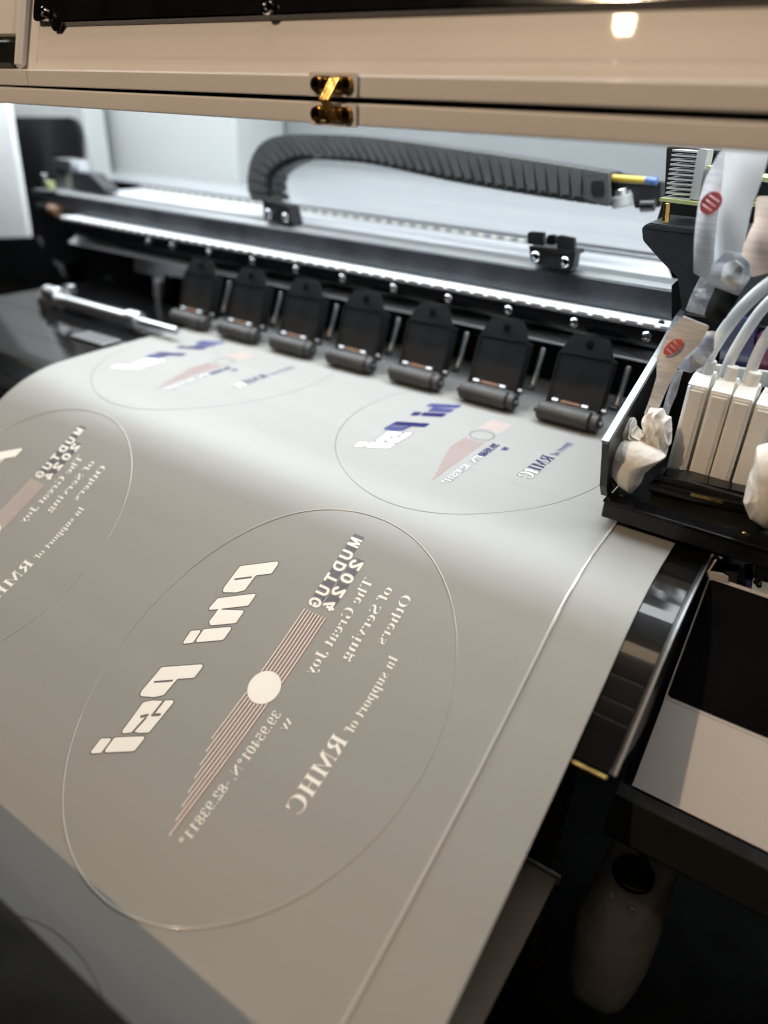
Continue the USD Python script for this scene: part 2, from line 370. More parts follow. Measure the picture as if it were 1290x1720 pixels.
# hinge joining lid and front beam
hx0, hx1 = aty(527, 140, -.14)[0], aty(599, 142, -.14)[0]; hw = hx1 - hx0; hc = (hx0 + hx1) / 2
hg = thing('hinge', 'brass concealed hinge with folded links across the lid gap', 'hinge', (hc, -.14, zg))
zu0, zu1 = aty(563, 158, -.14)[2], aty(563, 127, -.14)[2]; zl0, zl1 = aty(563, 208, -.14)[2], aty(563, 178, -.14)[2]
for (a, b), dy in (((zu0, zu1), 0), ((zl0, zl1), 0)):
    cz = (a + b) / 2; rr = (b - a) / 2
    cup = LineString([(hx0 + rr, cz), (hx1 - rr, cz)]).buffer(rr, quad_segs=8)
    frame = sbox(hx0 - .0004, a - .0003, hx1 + .0004, b + .0003).buffer(.0004).difference(cup.buffer(-.0001))
    add('recess_frame', extY(frame, -.1412, -.1400), 'beige_paint', hg)
    add('leaf', extY(cup.buffer(-.0002).difference(cup.buffer(-.0009)), -.1416, -.1401), 'brass', hg)
    add('leaf_plate', extY(cup.buffer(-.0008), -.1406, -.14005), 'brass_dark', hg)
    for sx in (hx0 + rr, hx1 - rr):
        add('countersink', extY(Point(sx, cz).buffer(rr * .82, quad_segs=8).difference(Point(sx, cz).buffer(rr * .5, quad_segs=8)), -.1424, -.1407), 'brass', hg)
        add('screw', screw((sx, -.1407, cz), (0, -1, 0), rr * .5, .0009), 'black_gloss', hg)
    for k in (-1, 1):
        add('pivot_block', bx(hc + k * .0028 - .0011, hc + k * .0028 + .0011, -.1425, -.1407, cz - rr * .75, cz + rr * .7, .0003), 'brass', hg)
for k in range(3):                       # folded link plates
    o = (k - 1) * .0013
    top = np.array([hc + .0022 + o, -.1424, zu1 - .0006]); mid = np.array([hc - .0002 + o, -.1448, (zu0 + zl1) / 2]); bot = np.array([hc + .0022 + o, -.1424, zl0 + .0006])
    for p, q_ in ((top, mid), (mid, bot)):
        add('link', ribbon([p, (p + q_) / 2, q_], np.array([0, .0006, 0]), .00024), 'brass', hg, smooth=False)

# ------------------------------------------------------------------ gantry beam
xs0 = aty(106, 360, .0)[0]; xs1 = aty(1122, 547, -.004)[0] + .02
bm = thing('gantry_beam', 'long metal gantry beam with guide rail and dots painted as led reflections', 'gantry beam', (.1, .02, .03))
add('lower_channel', extX(Polygon([(-.0005, zy(553, -.0005)), (.0068, zy(532, .0068)), (.03, zy(532, .0068)), (.03, zy(553, -.0005))]), xs0, xs1, .0006), 'channel_silver', bm)
add('shadow_groove', bx(xs0, xs1, .007, .028, zy(531, .004) + .0002, zy(521, .004)), 'anodised_grey', bm)
yr = -.003; za, zb_, zc = zy(523, yr), zy(497, yr), zy(490, yr)
add('guide_rail', extX(Polygon([(yr, za), (yr, zb_), (.0065, zb_), (.0065, za)]), xs0, aty(1105, 565, yr)[0] + .004, .0006), 'black_satin', bm)
add('rail_top', extX(Polygon([(yr + .0006, zb_ + .0002), (yr + .0006, zc), (.010, zy(482, .010)), (.03, zy(482, .010)), (.03, zb_ + .0002)]), xs0, aty(1135, 520, .0)[0], .0004), 'satin_aluminium', bm)
x_l, x_r = xs0 + .02, aty(1120, 547, yr)[0]
add('reflection_backing', bx(x_l, x_r, yr + .0004, yr + .0010, zb_ + .0003, zc - .0001, .0001), 'channel_silver', bm)  # added backing for the row of painted reflection dots
pitch = (aty(1092, 543, yr)[0] - aty(877, 504, yr)[0]) / 8.0
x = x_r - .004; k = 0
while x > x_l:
    add('led_reflection', bx(x - .0012, x + .0012, yr - .0000, yr + .0006, zb_ + .0005, zc - .0004, .0004), 'reflection_white', bm); x -= pitch; k += 1  # each dot stands for a reflection of the hood leds
for u, v in ((250, 402), (290, 415), (352, 425), (425, 441), (498, 453), (576, 469), (662, 484), (754, 501), (855, 518), (966, 537), (1088, 560)):
    c = aty(u, v, yr); add('rail_bolt', screw((c[0], yr - .0001, (za + zb_) / 2), (0, -1, 0), .0022, .0013), 'chrome', bm)
zf0, zf1, zf2 = zy(480, .0105), zy(437, .0105), zy(427, .015)
yt = .070
add('face_plate', bx(xs0 - .02, aty(1140, 495, .01)[0], .0105, .03, zf0 + .0002, zf1, .0003), 'anodised_dark' if 'anodised_dark' in M else 'dark_steel', bm)
add('edge_moulding', extX(Polygon([(.0105, zf1 + .0002), (.0150, zf2), (.03, zf2), (.03, zf1 + .0002)]), xs0 - .02, aty(1138, 480, .012)[0], .0002), 'anodised_grey', bm)
top_r = [(aty(1136, 462, .0152)[0], .0152), (aty(1112, 440, .06)[0], yt)]
tp = Polygon([(xs0, .0152), top_r[0], top_r[1], (xs0, yt)])
t_ = ext(tp, .003); t_.vertices[:, 2] += zf2 - .0031
add('top_plate', t_, 'galvanised_steel', bm)
zt1 = zf2 + .0002; zt2 = zy(389, yt + .002)
add('rear_strip', bx(xs0, aty(1112, 440, .06)[0], yt + .0002, yt + .003, zt1 - .004, zt2, .0003), 'anodised_grey', bm)
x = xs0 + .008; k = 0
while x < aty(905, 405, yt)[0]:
    add('rear_led_reflection', bx(x, x + .0042, yt - .0004, yt + .0001, zt1 + .0005, zt2 - .0008, .0003), 'reflection_yellow', bm); x += .0088  # painted led reflections, modelled as small glowing bars
c = aty(1114, 527, .0); add('end_hole', screw((c[0], .0005, zy(484, .005) + .0), (0, -1, .5), .0016, .0006), 'black_matte', bm)
# added black sheet standing in for the dark void below the beam
add('void_backing', bx(xs0 - .06, XR, .032, .036, -.06, zy(545, .03), .0005), 'black_matte', bm)
hc_ = aty(270, 480, .012)
add('hanger_bracket', [pxY([(225, 425), (330, 445), (330, 470), (275, 462), (272, 500), (258, 500), (256, 462), (225, 455)], .006, .006, .001)], 'brushed_aluminium', bm)
add('hanger_pin', cyl(aty(265, 470, .004), aty(267, 515, .004), .0022, 12), 'brushed_aluminium', bm)

# beam end bracket with belt pulley, far left
eb = thing('belt_tensioner', 'small aluminium belt tensioner block at the far beam end', 'tensioner', aty(130, 340, .02))
add('block', pxY([(88, 266), (118, 270), (122, 330), (92, 330)], .022, .016, .001), 'brushed_aluminium', eb)
add('block_hole', pxY([(95, 280), (110, 282), (111, 296), (96, 294)], .0212, .0009, .001), 'black_matte', eb)
add('clamp', pxY([(120, 288), (150, 292), (176, 318), (176, 326), (140, 322), (122, 316)], .02, .012, .001), 'dark_steel', eb)
add('foot', pxY([(52, 318), (96, 322), (96, 332), (52, 328)], .012, .014, .0005), 'brushed_aluminium', eb)
add('terminal', cyl(aty(84, 305, .012), aty(86, 318, .012), .003, 12), 'board_green', eb)
add('post', cyl(aty(74, 292, .012), aty(78, 318, .012), .0018, 12), 'brushed_aluminium', eb)
add('copper_stud', cyl(aty(84, 352, .006), aty(98, 356, .006), .004, 12), 'copper', eb)
add('lower_post', bx(*sorted((aty(60, 330, .02)[0], aty(104, 330, .02)[0])), .018, .03, zy(600, .02), aty(80, 345, .02)[2], .001), 'black_plastic', eb)

# media shaft at far left
ms = thing('media_shaft', 'polished steel shaft with bearing collars left of the film', 'shaft', aty(190, 520, -.052))
p0, p1, p2 = aty(96, 502, -.052), aty(228, 534, -.052), aty(296, 549, -.052); p1[2] = p0[2]; p2[2] = p0[2]
add('rod', cyl(p0, p1, .0040, 24), 'brushed_aluminium', ms); add('thin_rod', cyl(p1, p2, .0025, 20), 'brushed_aluminium', ms)
add('collar', cyl(p1 - [.006, 0, 0], p1 + [.004, 0, 0], .0058, 24), 'brushed_aluminium', ms)
add('bearing', cyl(p0 - [.010, 0, -.002], p0 + [.004, 0, .002], .0060, 20), 'brushed_aluminium', ms)
add('bearing_block', bx(p0[0] - .016, p0[0] - .002, -.058, -.046, p0[2] - .014, p0[2] + .002, .002), 'brushed_aluminium', ms)
add('nut', cyl(p0 + [.004, .006, .006], p0 + [.010, .006, .006], .004, 6), 'brushed_aluminium', ms)
c = aty(192, 478, .0352); add('shield_button', extY(Point(c[0], c[2]).buffer(.0075), .030, .0315), 'anodised_grey', ms)

# ------------------------------------------------------------------ cable chain
yc = .030; wc = .022
def q(u, v): return aty(u, v, yc)[[0, 2]]
outer = np.array([q(*a) for a in ((424, 338), (415, 312), (417, 284), (430, 250), (456, 231), (500, 225.5), (600, 229), (760, 250), (900, 271), (1020, 291))])
inner = np.array([q(*a) for a in ((456, 340), (450, 320), (451, 303), (462, 288), (480, 278), (512, 268), (590, 273), (760, 307), (900, 331), (1020, 348))])
def resample(P, n):
    t = np.r_[0, np.cumsum(np.linalg.norm(np.diff(P, axis=0), axis=1))]
    from scipy.interpolate import PchipInterpolator
    return PchipInterpolator(np.linspace(0, 1, len(P)) * .35 + .65 * t / t[-1], P)
fo, fi = resample(outer, 0), resample(inner, 0)
cc = thing('cable_chain', 'grey plastic cable chain looping over the gantry beam', 'cable chain', (aty(465, 355, .02)[0], .03, zf2))
tt = np.linspace(0, 1, 400); mid = (fo(tt) + fi(tt)) / 2; L = np.r_[0, np.cumsum(np.linalg.norm(np.diff(mid, axis=0), axis=1))]; NL = 40
ts = np.interp(np.linspace(0, L[-1], NL + 1), L, tt)
for i in range(NL):
    a, b = ts[i], ts[i + 1]; mm = (a + b) / 2
    A, B, C_, D = fo(a), fo(b), fi(b), fi(a)
    for y0 in (yc, yc + wc - .004):                # two side plates with a notch at the inner edge
        side = Polygon([A, B, C_ + (D - C_) * .30, C_ + (D - C_) * .34 + (B - C_) * .20, D + (C_ - D) * .22 + (A - D) * .20, D + (C_ - D) * .06])
        add('link_plate', extY(side.buffer(0), y0 - .00015 * (i % 2), y0 + .004, .0004), 'chain_plastic', cc)
    bar = Polygon([A + (B - A) * .08, A + (B - A) * .9, A + (B - A) * .9 + (C_ - B) * .12, A + (B - A) * .08 + (D - A) * .12])
    add('cross_bar', extY(bar.buffer(0), yc + .004, yc + wc - .0042), 'chain_plastic', cc)
    bar = Polygon([D + (C_ - D) * .08, D + (C_ - D) * .9, D + (C_ - D) * .9 + (B - C_) * .12, D + (C_ - D) * .08 + (A - D) * .12])
    add('cross_bar', extY(bar.buffer(0), yc + .004, yc + wc - .0042), 'chain_plastic', cc)
add('end_bracket', pxY([(985, 292), (1022, 290), (1024, 344), (985, 338)], yc - .002, .003, .001), 'chain_plastic', cc)
add('end_socket', pxY([(992, 304), (1014, 303), (1015, 330), (993, 328)], yc - .0026, .0008, .001), 'black_plastic', cc)
# foot of the chain
add('foot_tab', pxY([(440, 336), (484, 346), (492, 380), (444, 368)], .0135, .010, .001), 'black_plastic', cc)
for u, v in ((452, 359), (480, 366)):
    c = aty(u, v, .0134); add('bolt', screw(c, (0, -1, 0), .0026, .0014), 'chrome', cc)

# chain guide clip
gc = thing('chain_guide_clip', 'black two eared guide clip bolted on the front of the beam top', 'clip', aty(925, 440, .012))
add('base', pxY([(889, 414), (966, 428), (963, 449), (956, 457), (896, 442), (890, 434)], .008, .007, .0008), 'black_plastic', gc)
add('ledge', pxY([(888, 413), (966, 421), (967, 430), (889, 418)], .0068, .012, .0005), 'black_plastic', gc)
add('ear', pxY([(886, 394), (888, 389), (913, 391), (914, 413), (886, 410)], .0078, .003, .0008), 'black_plastic', gc)
add('ear', pxY([(936, 398), (938, 395), (964, 400), (965, 423), (935, 417)], .0078, .003, .0008), 'black_plastic', gc)
add('middle_tab', pxY([(919, 394), (932, 395), (934, 412), (917, 411)], .0074, .003, .0012), 'black_gloss', gc)
for u, v in ((900, 431), (949, 440)):
    c = aty(u, v, .0079); add('bolt', screw(c, (0, -1, 0), .0024, .0014), 'chrome', gc)

# air fitting behind the chain end
af = thing('hose_fitting', 'yellow hose with blue sleeve beside a white connector behind the carriage', 'hose fitting', aty(1060, 330, .05))
def hz(u0, v0, u1, v1, y, r, n=14): return cyl(aty(u0, v0, y), aty(u1, v1, y), r, n)
add('hose', hz(1028, 299, 1086, 303, .04, .0017), 'yellow_tube', af); add('sleeve', hz(1084, 303, 1104, 305, .04, .0019), 'blue_tube', af)
add('elbow', pxY([(1024, 288), (1060, 296), (1068, 302), (1110, 306), (1110, 348), (1066, 350), (1060, 318), (1024, 330)], .046, .008, .001), 'black_plastic', af)
add('connector', hz(1044, 328, 1046, 348, .041, .0052), 'white_panel', af); add('stem', hz(1043, 318, 1045, 330, .039, .003), 'brushed_aluminium', af)
add('elbow_nut', hz(1076, 346, 1100, 344, .04, .003), 'black_gloss', af)

# ------------------------------------------------------------------ pinch rollers
PITCH, X7, YR = .0425, .2590, -.0275
def pinch(i):
    x0 = X7 - (6 - i) * PITCH
    return x0
names_pr = ['farthest pinch roller, at the left film edge', 'second pinch roller from the far left end', 'third pinch roller from the far left end',
            'middle pinch roller of the row of seven', 'third pinch roller counted from the print carriage', 'second pinch roller from the print carriage', 'nearest pinch roller, right beside the print carriage']
names_pr = ['black ' + s for s in names_pr]
x0 = pinch(6)
pr = thing('pinch_roller', names_pr[6], 'pinch roller', (x0, YR, 0), group='pinch rollers pressing on the film')
rr = .0046; zc_ = rr + .0008
add('roller', cyl((x0 - .0150, YR, zc_), (x0 + .0110, YR, zc_), rr, 28, .0008), 'rubber', pr)
add('roller_end', cyl((x0 + .0112, YR + .0004, zc_), (x0 + .0150, YR + .0004, zc_), rr * .92, 24, .0006), 'rubber', pr)
add('axle', cyl((x0 - .0172, YR, zc_), (x0 + .0168, YR, zc_), .0015, 12), 'dark_steel', pr)
# arm: tapered shield leaning back
def arm_pt(w, h):  # h 0..1 along the arm
    return np.array([x0 + w, YR + .0055 + .0105 * h, .0088 + .0315 * h])
outl = [(-.0120, 0), (.0120, 0), (.0120, .74), (.0078, .985), (.0070, 1.0), (-.0065, 1.0), (-.0085, .985), (-.0125, .72)]
outl_p = rnd(affinity.scale(Polygon(outl).buffer(0), 1.06, 1, origin=(0, 0)), .0004)
def arm(poly, t0, t1):
    e = ext(poly, 1.0); v = e.vertices; out = np.array([arm_pt(a, b) for a, b in v[:, :2]])
    nrm = np.array([0, -.0315, .0105]); nrm /= np.linalg.norm(nrm)
    out = out + nrm * (t0 + v[:, 2] * (t1 - t0))[:, None]
    return trimesh.Trimesh(out, e.faces, process=False)
add('arm', arm(outl_p, 0, .0016), 'arm_black', pr)
add('arm_rib', arm(Polygon([(-.0124, .70), (.0119, .72), (.0117, .75), (-.0120, .73)]), .0014, .0022), 'arm_black', pr)
add('arm_stud', arm(Point(0, 0).buffer(1).__class__(affinity.scale(Point(0, .88).buffer(.0018), 1, 30, origin=(0, .88))), .0014, .0021), 'black_gloss', pr)
add('arm_side', arm(Polygon([(.0121, -.05), (.0130, -.05), (.0130, .72), (.0121, .74)]), -.006, .0022), 'arm_black', pr)
add('arm_side', arm(Polygon([(-.0135, -.05), (-.0126, -.05), (-.0126, .70), (-.0135, .70)]), -.006, .0022), 'black_plastic', pr)
for sx in (-.0085, .0062):
    add('pin', bx(x0 + sx - .0020, x0 + sx + .0020, YR + .0018, YR + .0050, .0098, .0118, .0006), 'chrome', pr)
add('copper_bar', bx(x0 - .0060, x0 + .0038, YR + .0022, YR + .0046, .0100, .0112, .0003), 'copper', pr)
add('end_knob', cyl((x0 + .0136, YR + .0052, .0098), (x0 + .0160, YR + .0052, .0098), .0014, 12), 'anodised_grey', pr)
add('spring_rod', cyl((x0 + .0182, YR + .012, .012), (x0 + .0182, YR + .019, .029), .0013, 12), 'brushed_aluminium', pr)
add('spring_hook', bx(x0 + .0150, x0 + .0192, YR + .010, YR + .013, .0095, .0118, .0005), 'black_plastic', pr)
for i in range(6):
    copy_of(pr, (pinch(i), YR, 0), names_pr[i])

# ------------------------------------------------------------------ platen
pl = thing('platen', 'black slatted platen curving down under the film', 'platen', (.1, -.1, -.03))
seams = [-.05, -.01, .03, .0655, .0985, .1275, .1438, .1510, .1597, .1670, .1748, .1805, .1952]
XD = .3408
for a, b in zip(seams[:-1], seams[1:]):
    n = max(2, int((b - a) / .004) + 1); s = np.linspace(a + .00012, b - .00012, n)
    ev = .0001 * rng.uniform(-1, 1)
    up = np.stack(prof(s, -.0012 + ev), 1); lo = np.stack(prof(s, -.006), 1)
    up = np.vstack([np.stack(prof([s[0]], -.0016 + ev), 1), up[1:-1] if n > 2 else up, np.stack(prof([s[-1]], -.0016 + ev), 1)]) if False else up
    add('slat', extX(Polygon(np.vstack([up, lo[::-1]])), -.16, XD, .00012), 'black_satin', pl)
s = np.linspace(-.05, .1952, 60); up = np.stack(prof(s, -.0009), 1)
base = np.vstack([up, [(up[-1][0] + .03, up[-1][1] - .014), (up[-1][0] + .10, -.06), (up[0][0], -.06)]])
add('end_cheek', extX(Polygon(base), XD + .0003, XD + .0012), 'black_plastic', pl)
rim = LineString(up).buffer(.0004, cap_style=2)
add('cheek_rim', extX(rim, XD + .0013, XD + .0020), 'anodised_grey', pl)
e1, e2 = prof(.1958, -.0015)
add('lower_lip', bx(-.16, XD, e1 - .0012, e1 + .002, e2 - .0011, e2 - .0002, .0002), 'brass_dark', pl)
add('media_guide', bx(-.036, -.006, -.088, -.074, -.0010, .0006, .0004), 'anodised_grey', pl)
add('media_guide', bx(-.018, .002, -.055, -.045, -.0010, .0008, .0004), 'anodised_grey', pl)

# ------------------------------------------------------------------ printed film
W = .33
fm = thing('printed_film', 'wide satin transfer film with mirrored oval decals printed on it', 'film', (.165, -.15, -.03))
s = np.r_[np.linspace(-.04, .11, 40), np.linspace(.111, .22, 90), np.linspace(.222, .62, 120)]
xx = np.linspace(0, W, 120)
Xg, Sg = np.meshgrid(xx, s)
wob = (fbm(np.stack([Xg * 9, Sg * 9, 0 * Xg], -1), 2, 3) - .5) * .0013 * np.clip((Sg - .05) / .15, 0, 1)
top = onfilm(Xg, Sg, 0) + 0; nrm_a = np.interp(Sg, SG, _a)
nr = np.stack([0 * Xg, -np.sin(nrm_a), np.cos(nrm_a)], -1)
def wobble(x, s_): return (fbm(np.stack([np.asarray(x) * 9, np.asarray(s_) * 9, 0 * np.asarray(x)], -1), 2, 3) - .5) * .0013 * np.clip((np.asarray(s_) - .05) / .15, 0, 1)
V1 = (top + nr * wob[..., None]).reshape(-1, 3); V2 = V1 - nr.reshape(-1, 3) * .0003
nx, ns = len(xx), len(s); f = []
idx = np.arange(nx * ns).reshape(ns, nx)
a, b, c, d = idx[:-1, :-1].ravel(), idx[:-1, 1:].ravel(), idx[1:, 1:].ravel(), idx[1:, :-1].ravel()
f1 = np.vstack([np.stack([a, d, c], 1), np.stack([a, c, b], 1)]); n_ = nx * ns
f2 = f1[:, ::-1] + n_
def rimf(r): return np.vstack([np.stack([r[:-1], r[1:], r[1:] + n_], 1), np.stack([r[:-1], r[1:] + n_, r[:-1] + n_], 1)])
fs = np.vstack([f1, f2, rimf(idx[:, 0]), rimf(idx[::-1, -1]), rimf(idx[0, ::-1]), rimf(idx[-1, :])])
add('sheet', trimesh.Trimesh(np.vstack([V1, V2]), fs, process=False), 'film', fm, smooth=60)

def place(x, s_, off):
    p = onfilm(x, s_, 0); an = np.interp(s_, SG, _a); w_ = wobble(x, s_) + off
    return p + np.stack([0 * an, -np.sin(an) * w_, np.cos(an) * w_], -1)

def flat_on_film(poly, cx, cs, r, off=.00005, h=.00002, cell=.02):
    """A flat printed shape given in decal units (u along the reading direction, v up) laid on the film."""
    parts = list(poly.geoms) if hasattr(poly, 'geoms') else [poly]
    ms = []
    for g in parts:
        if g.area < 1e-7: continue
        g = g.segmentize(cell) if hasattr(g, 'segmentize') else g
        x0_, y0_, x1_, y1_ = g.bounds
        cols = np.arange(x0_, x1_, .06) if x1_ - x0_ > .09 else [x0_]
        for i, c0 in enumerate(cols):
            c1 = cols[i + 1] if i + 1 < len(cols) else x1_
            gg = g.intersection(sbox(c0, y0_ - .01, c1, y1_ + .01)) if len(cols) > 1 else g
            for k in (list(gg.geoms) if hasattr(gg, 'geoms') else [gg]):
                if k.geom_type == 'Polygon' and k.area > 1e-8: ms.append(ext(k, 1.0))
    t = trimesh.util.concatenate(ms); v = t.vertices
    X_ = cx - v[:, 1] * r; S_ = cs + v[:, 0] * r
    P_ = place(X_, S_, off + v[:, 2] * h)
    return trimesh.Trimesh(P_, t.faces, process=False)

# lettering
from PIL import Image, ImageDraw, ImageFont
FD = '/opt/blender-4.5.12-linux-x64/4.5/datafiles/fonts/'
FD = (glob.glob('/opt/blender-*/*/datafiles/fonts/') + [FD])[0]
def serif(t):
    o = ''
    for ch in t:
        if 'A' <= ch <= 'Z': o += chr(0x1D400 + ord(ch) - 65)
        elif 'a' <= ch <= 'z': o += chr(0x1D41A + ord(ch) - 97)
        elif '0' <= ch <= '9': o += chr(0x1D7CE + ord(ch) - 48)
        else: o += ch
    return o
def text_poly(t, font, cap_ref, thin=0.0, bold=0, px=150):
    ft = ImageFont.truetype(FD + font, px)
    _, ty, _, by = ft.getbbox(cap_ref, anchor='ls'); cap = -ty
    x0_, y0_, x1_, y1_ = ft.getbbox(t, anchor='ls', stroke_width=bold)
    im = Image.new('L', (int(x1_ - x0_ + 10), int(y1_ - y0_ + 10)))
    ImageDraw.Draw(im).text((5 - x0_, 5 - y0_), t, 255, ft, anchor='ls', stroke_width=bold)
    on = np.pad(np.asarray(im) > 127, ((0, 0), (1, 1))).astype(np.int8)
    rows, st = np.nonzero(np.diff(on, axis=1) == 1); en = np.nonzero(np.diff(on, axis=1) == -1)[1]
    g = unary_union([sbox(a_, -r_ - 1, b_, -r_) for r_, a_, b_ in zip(rows, st, en)]).buffer(.8, quad_segs=2).buffer(-.8, quad_segs=2).simplify(.8)
    if thin: g = g.buffer(-thin * px / 150, quad_segs=2).simplify(.4)
    g = affinity.translate(g, -g.bounds[0], 5 - y0_)
    return affinity.scale(g, 1 / cap, 1 / cap, origin=(0, 0))
def fit_text(t, u0, u1, v0, cap, font='NotoSansMath-Regular.woff2', thin=2.2, bold=0, conv=serif):
    ref = conv('H')
    g = text_poly(conv(t), font, ref, thin, bold)
    w_ = g.bounds[2]
    return affinity.translate(affinity.scale(g, (u1 - u0) / w_, cap, origin=(0, 0)), u0, v0)

def rp(pts, r=.012): return rnd(Polygon(pts).buffer(0), r, 3)
def slit(a_, b_, w_=.013): return LineString([a_, b_]).buffer(w_ / 2, cap_style=1, quad_segs=3)
def letter_p(o):
    p = rp([(o - .696, .411), (o - .603, .409), (o - .552, .497), (o - .440, .499), (o - .405, .54), (o - .368, .625), (o - .40, .637), (o - .562, .636)], .013)
    return p.difference(slit((o - .528, .518), (o - .474, .606)))
def letter_i(o):
    return [rp([(o - .212, .413), (o - .120, .410), (o - .030, .560), (o - .120, .570)], .011), rp([(o - .110, .580), (o - .022, .571), (o + .013, .627), (o - .077, .636)], .009)]
letter_h = unary_union([rp([(-.453, .413), (-.365, .411), (-.230, .634), (-.322, .626)], .009), rp([(-.330, .412), (-.240, .410), (-.158, .548), (-.175, .572), (-.262, .572)], .010)]).union(Polygon([(-.30, .56), (-.25, .548), (-.24, .572), (-.28, .575)])).buffer(0)
letter_s = rp([(.296, .415), (.508, .414), (.536, .462), (.545, .490), (.592, .557), (.395, .576), (.362, .535), (.340, .490)], .012)
letter_s = letter_s.difference(unary_union([slit((.315, .474), (.425, .470), .014), slit((.425, .470), (.403, .436), .017), slit((.580, .500), (.458, .494), .014), slit((.440, .497), (.462, .522), .017)]))
psi = [letter_p(0), letter_h, *letter_i(0), letter_p(.746), letter_s, *letter_i(.743)]

block_words = []
for ch, u in zip('MUDTUG', (-.990, -.897, -.812, -.725, -.637, -.553)): block_words.append(fit_text(ch, u - .031, u + .027, .003, .072, 'Inter.woff2', 0, 7, lambda t: t))
for ch, u in zip('2024', (-.862, -.765, -.668, -.572)): block_words.append(fit_text(ch, u - .031, u + .029, -.088, .072, 'Inter.woff2', 0, 7, lambda t: t))
block_words = unary_union(block_words)
blines = []
for v0, v1, cs__ in ((.006, .070, (-1.046, -.990, -.897, -.812, -.725, -.637, -.553)), (-.084, -.020, (-.905, -.862, -.765, -.668, -.572))):
    for c0_, c1_ in zip(cs__[:-1], cs__[1:]):
        for k in range(6):
            v = v0 + (v1 - v0) * k / 5
            blines.append(sbox(max(c0_, c1_ - .082 + .004 * ((k * 5) % 3)), v - .0026, c1_, v + .0026))
blines = unary_union(blines).difference(block_words.buffer(.006))
ser = {'upper_serif_lettering': [('The Great Joy', -.816, -.178, -.211, .064), ('of Serving', -.815, -.334, -.345, .062), ('Others', -.813, -.500, -.474, .060)],
       'lower_serif_lettering': [('In support of', -.468, -.006, -.588, .056)],
       'coordinate_lettering': [('39.95401', .078, .362, -.185, .051), ('N,', .402, .470, -.185, .051), ('-', .492, .510, -.185, .051), ('82.93811', .518, .800, -.185, .051), ('W', .075, .146, -.267, .041)],
       'large_serif_lettering': [('RMHC', .026, .446, -.588, .092)]}
serifs = {}
for k, rows_ in ser.items():
    gs = [fit_text(t, a_, b_, v_, c_, thin=(1.1 if k.startswith('large') else 1.7)) for t, a_, b_, v_, c_ in rows_]
    if k.startswith('coord'):
        for cu in (.382, .822): gs.append(Point(cu, -.142).buffer(.011).difference(Point(cu, -.142).buffer(.0055)))
    serifs[k] = unary_union([g.buffer(0) for g in gs])
VS = [.0735 - .0212 * k for k in range(8)]; UE = [.365, .432, .503, .568, .637, .705, .772, .840]
ball = Point(0, 0).buffer(.096, quad_segs=16)
def line(v, w_, a_, b_): return sbox(a_, v - w_ / 2, b_, v + w_ / 2)
def cut(g, u0):
    return g if u0 is None else g.intersection(sbox(u0, -2, 3, 2))

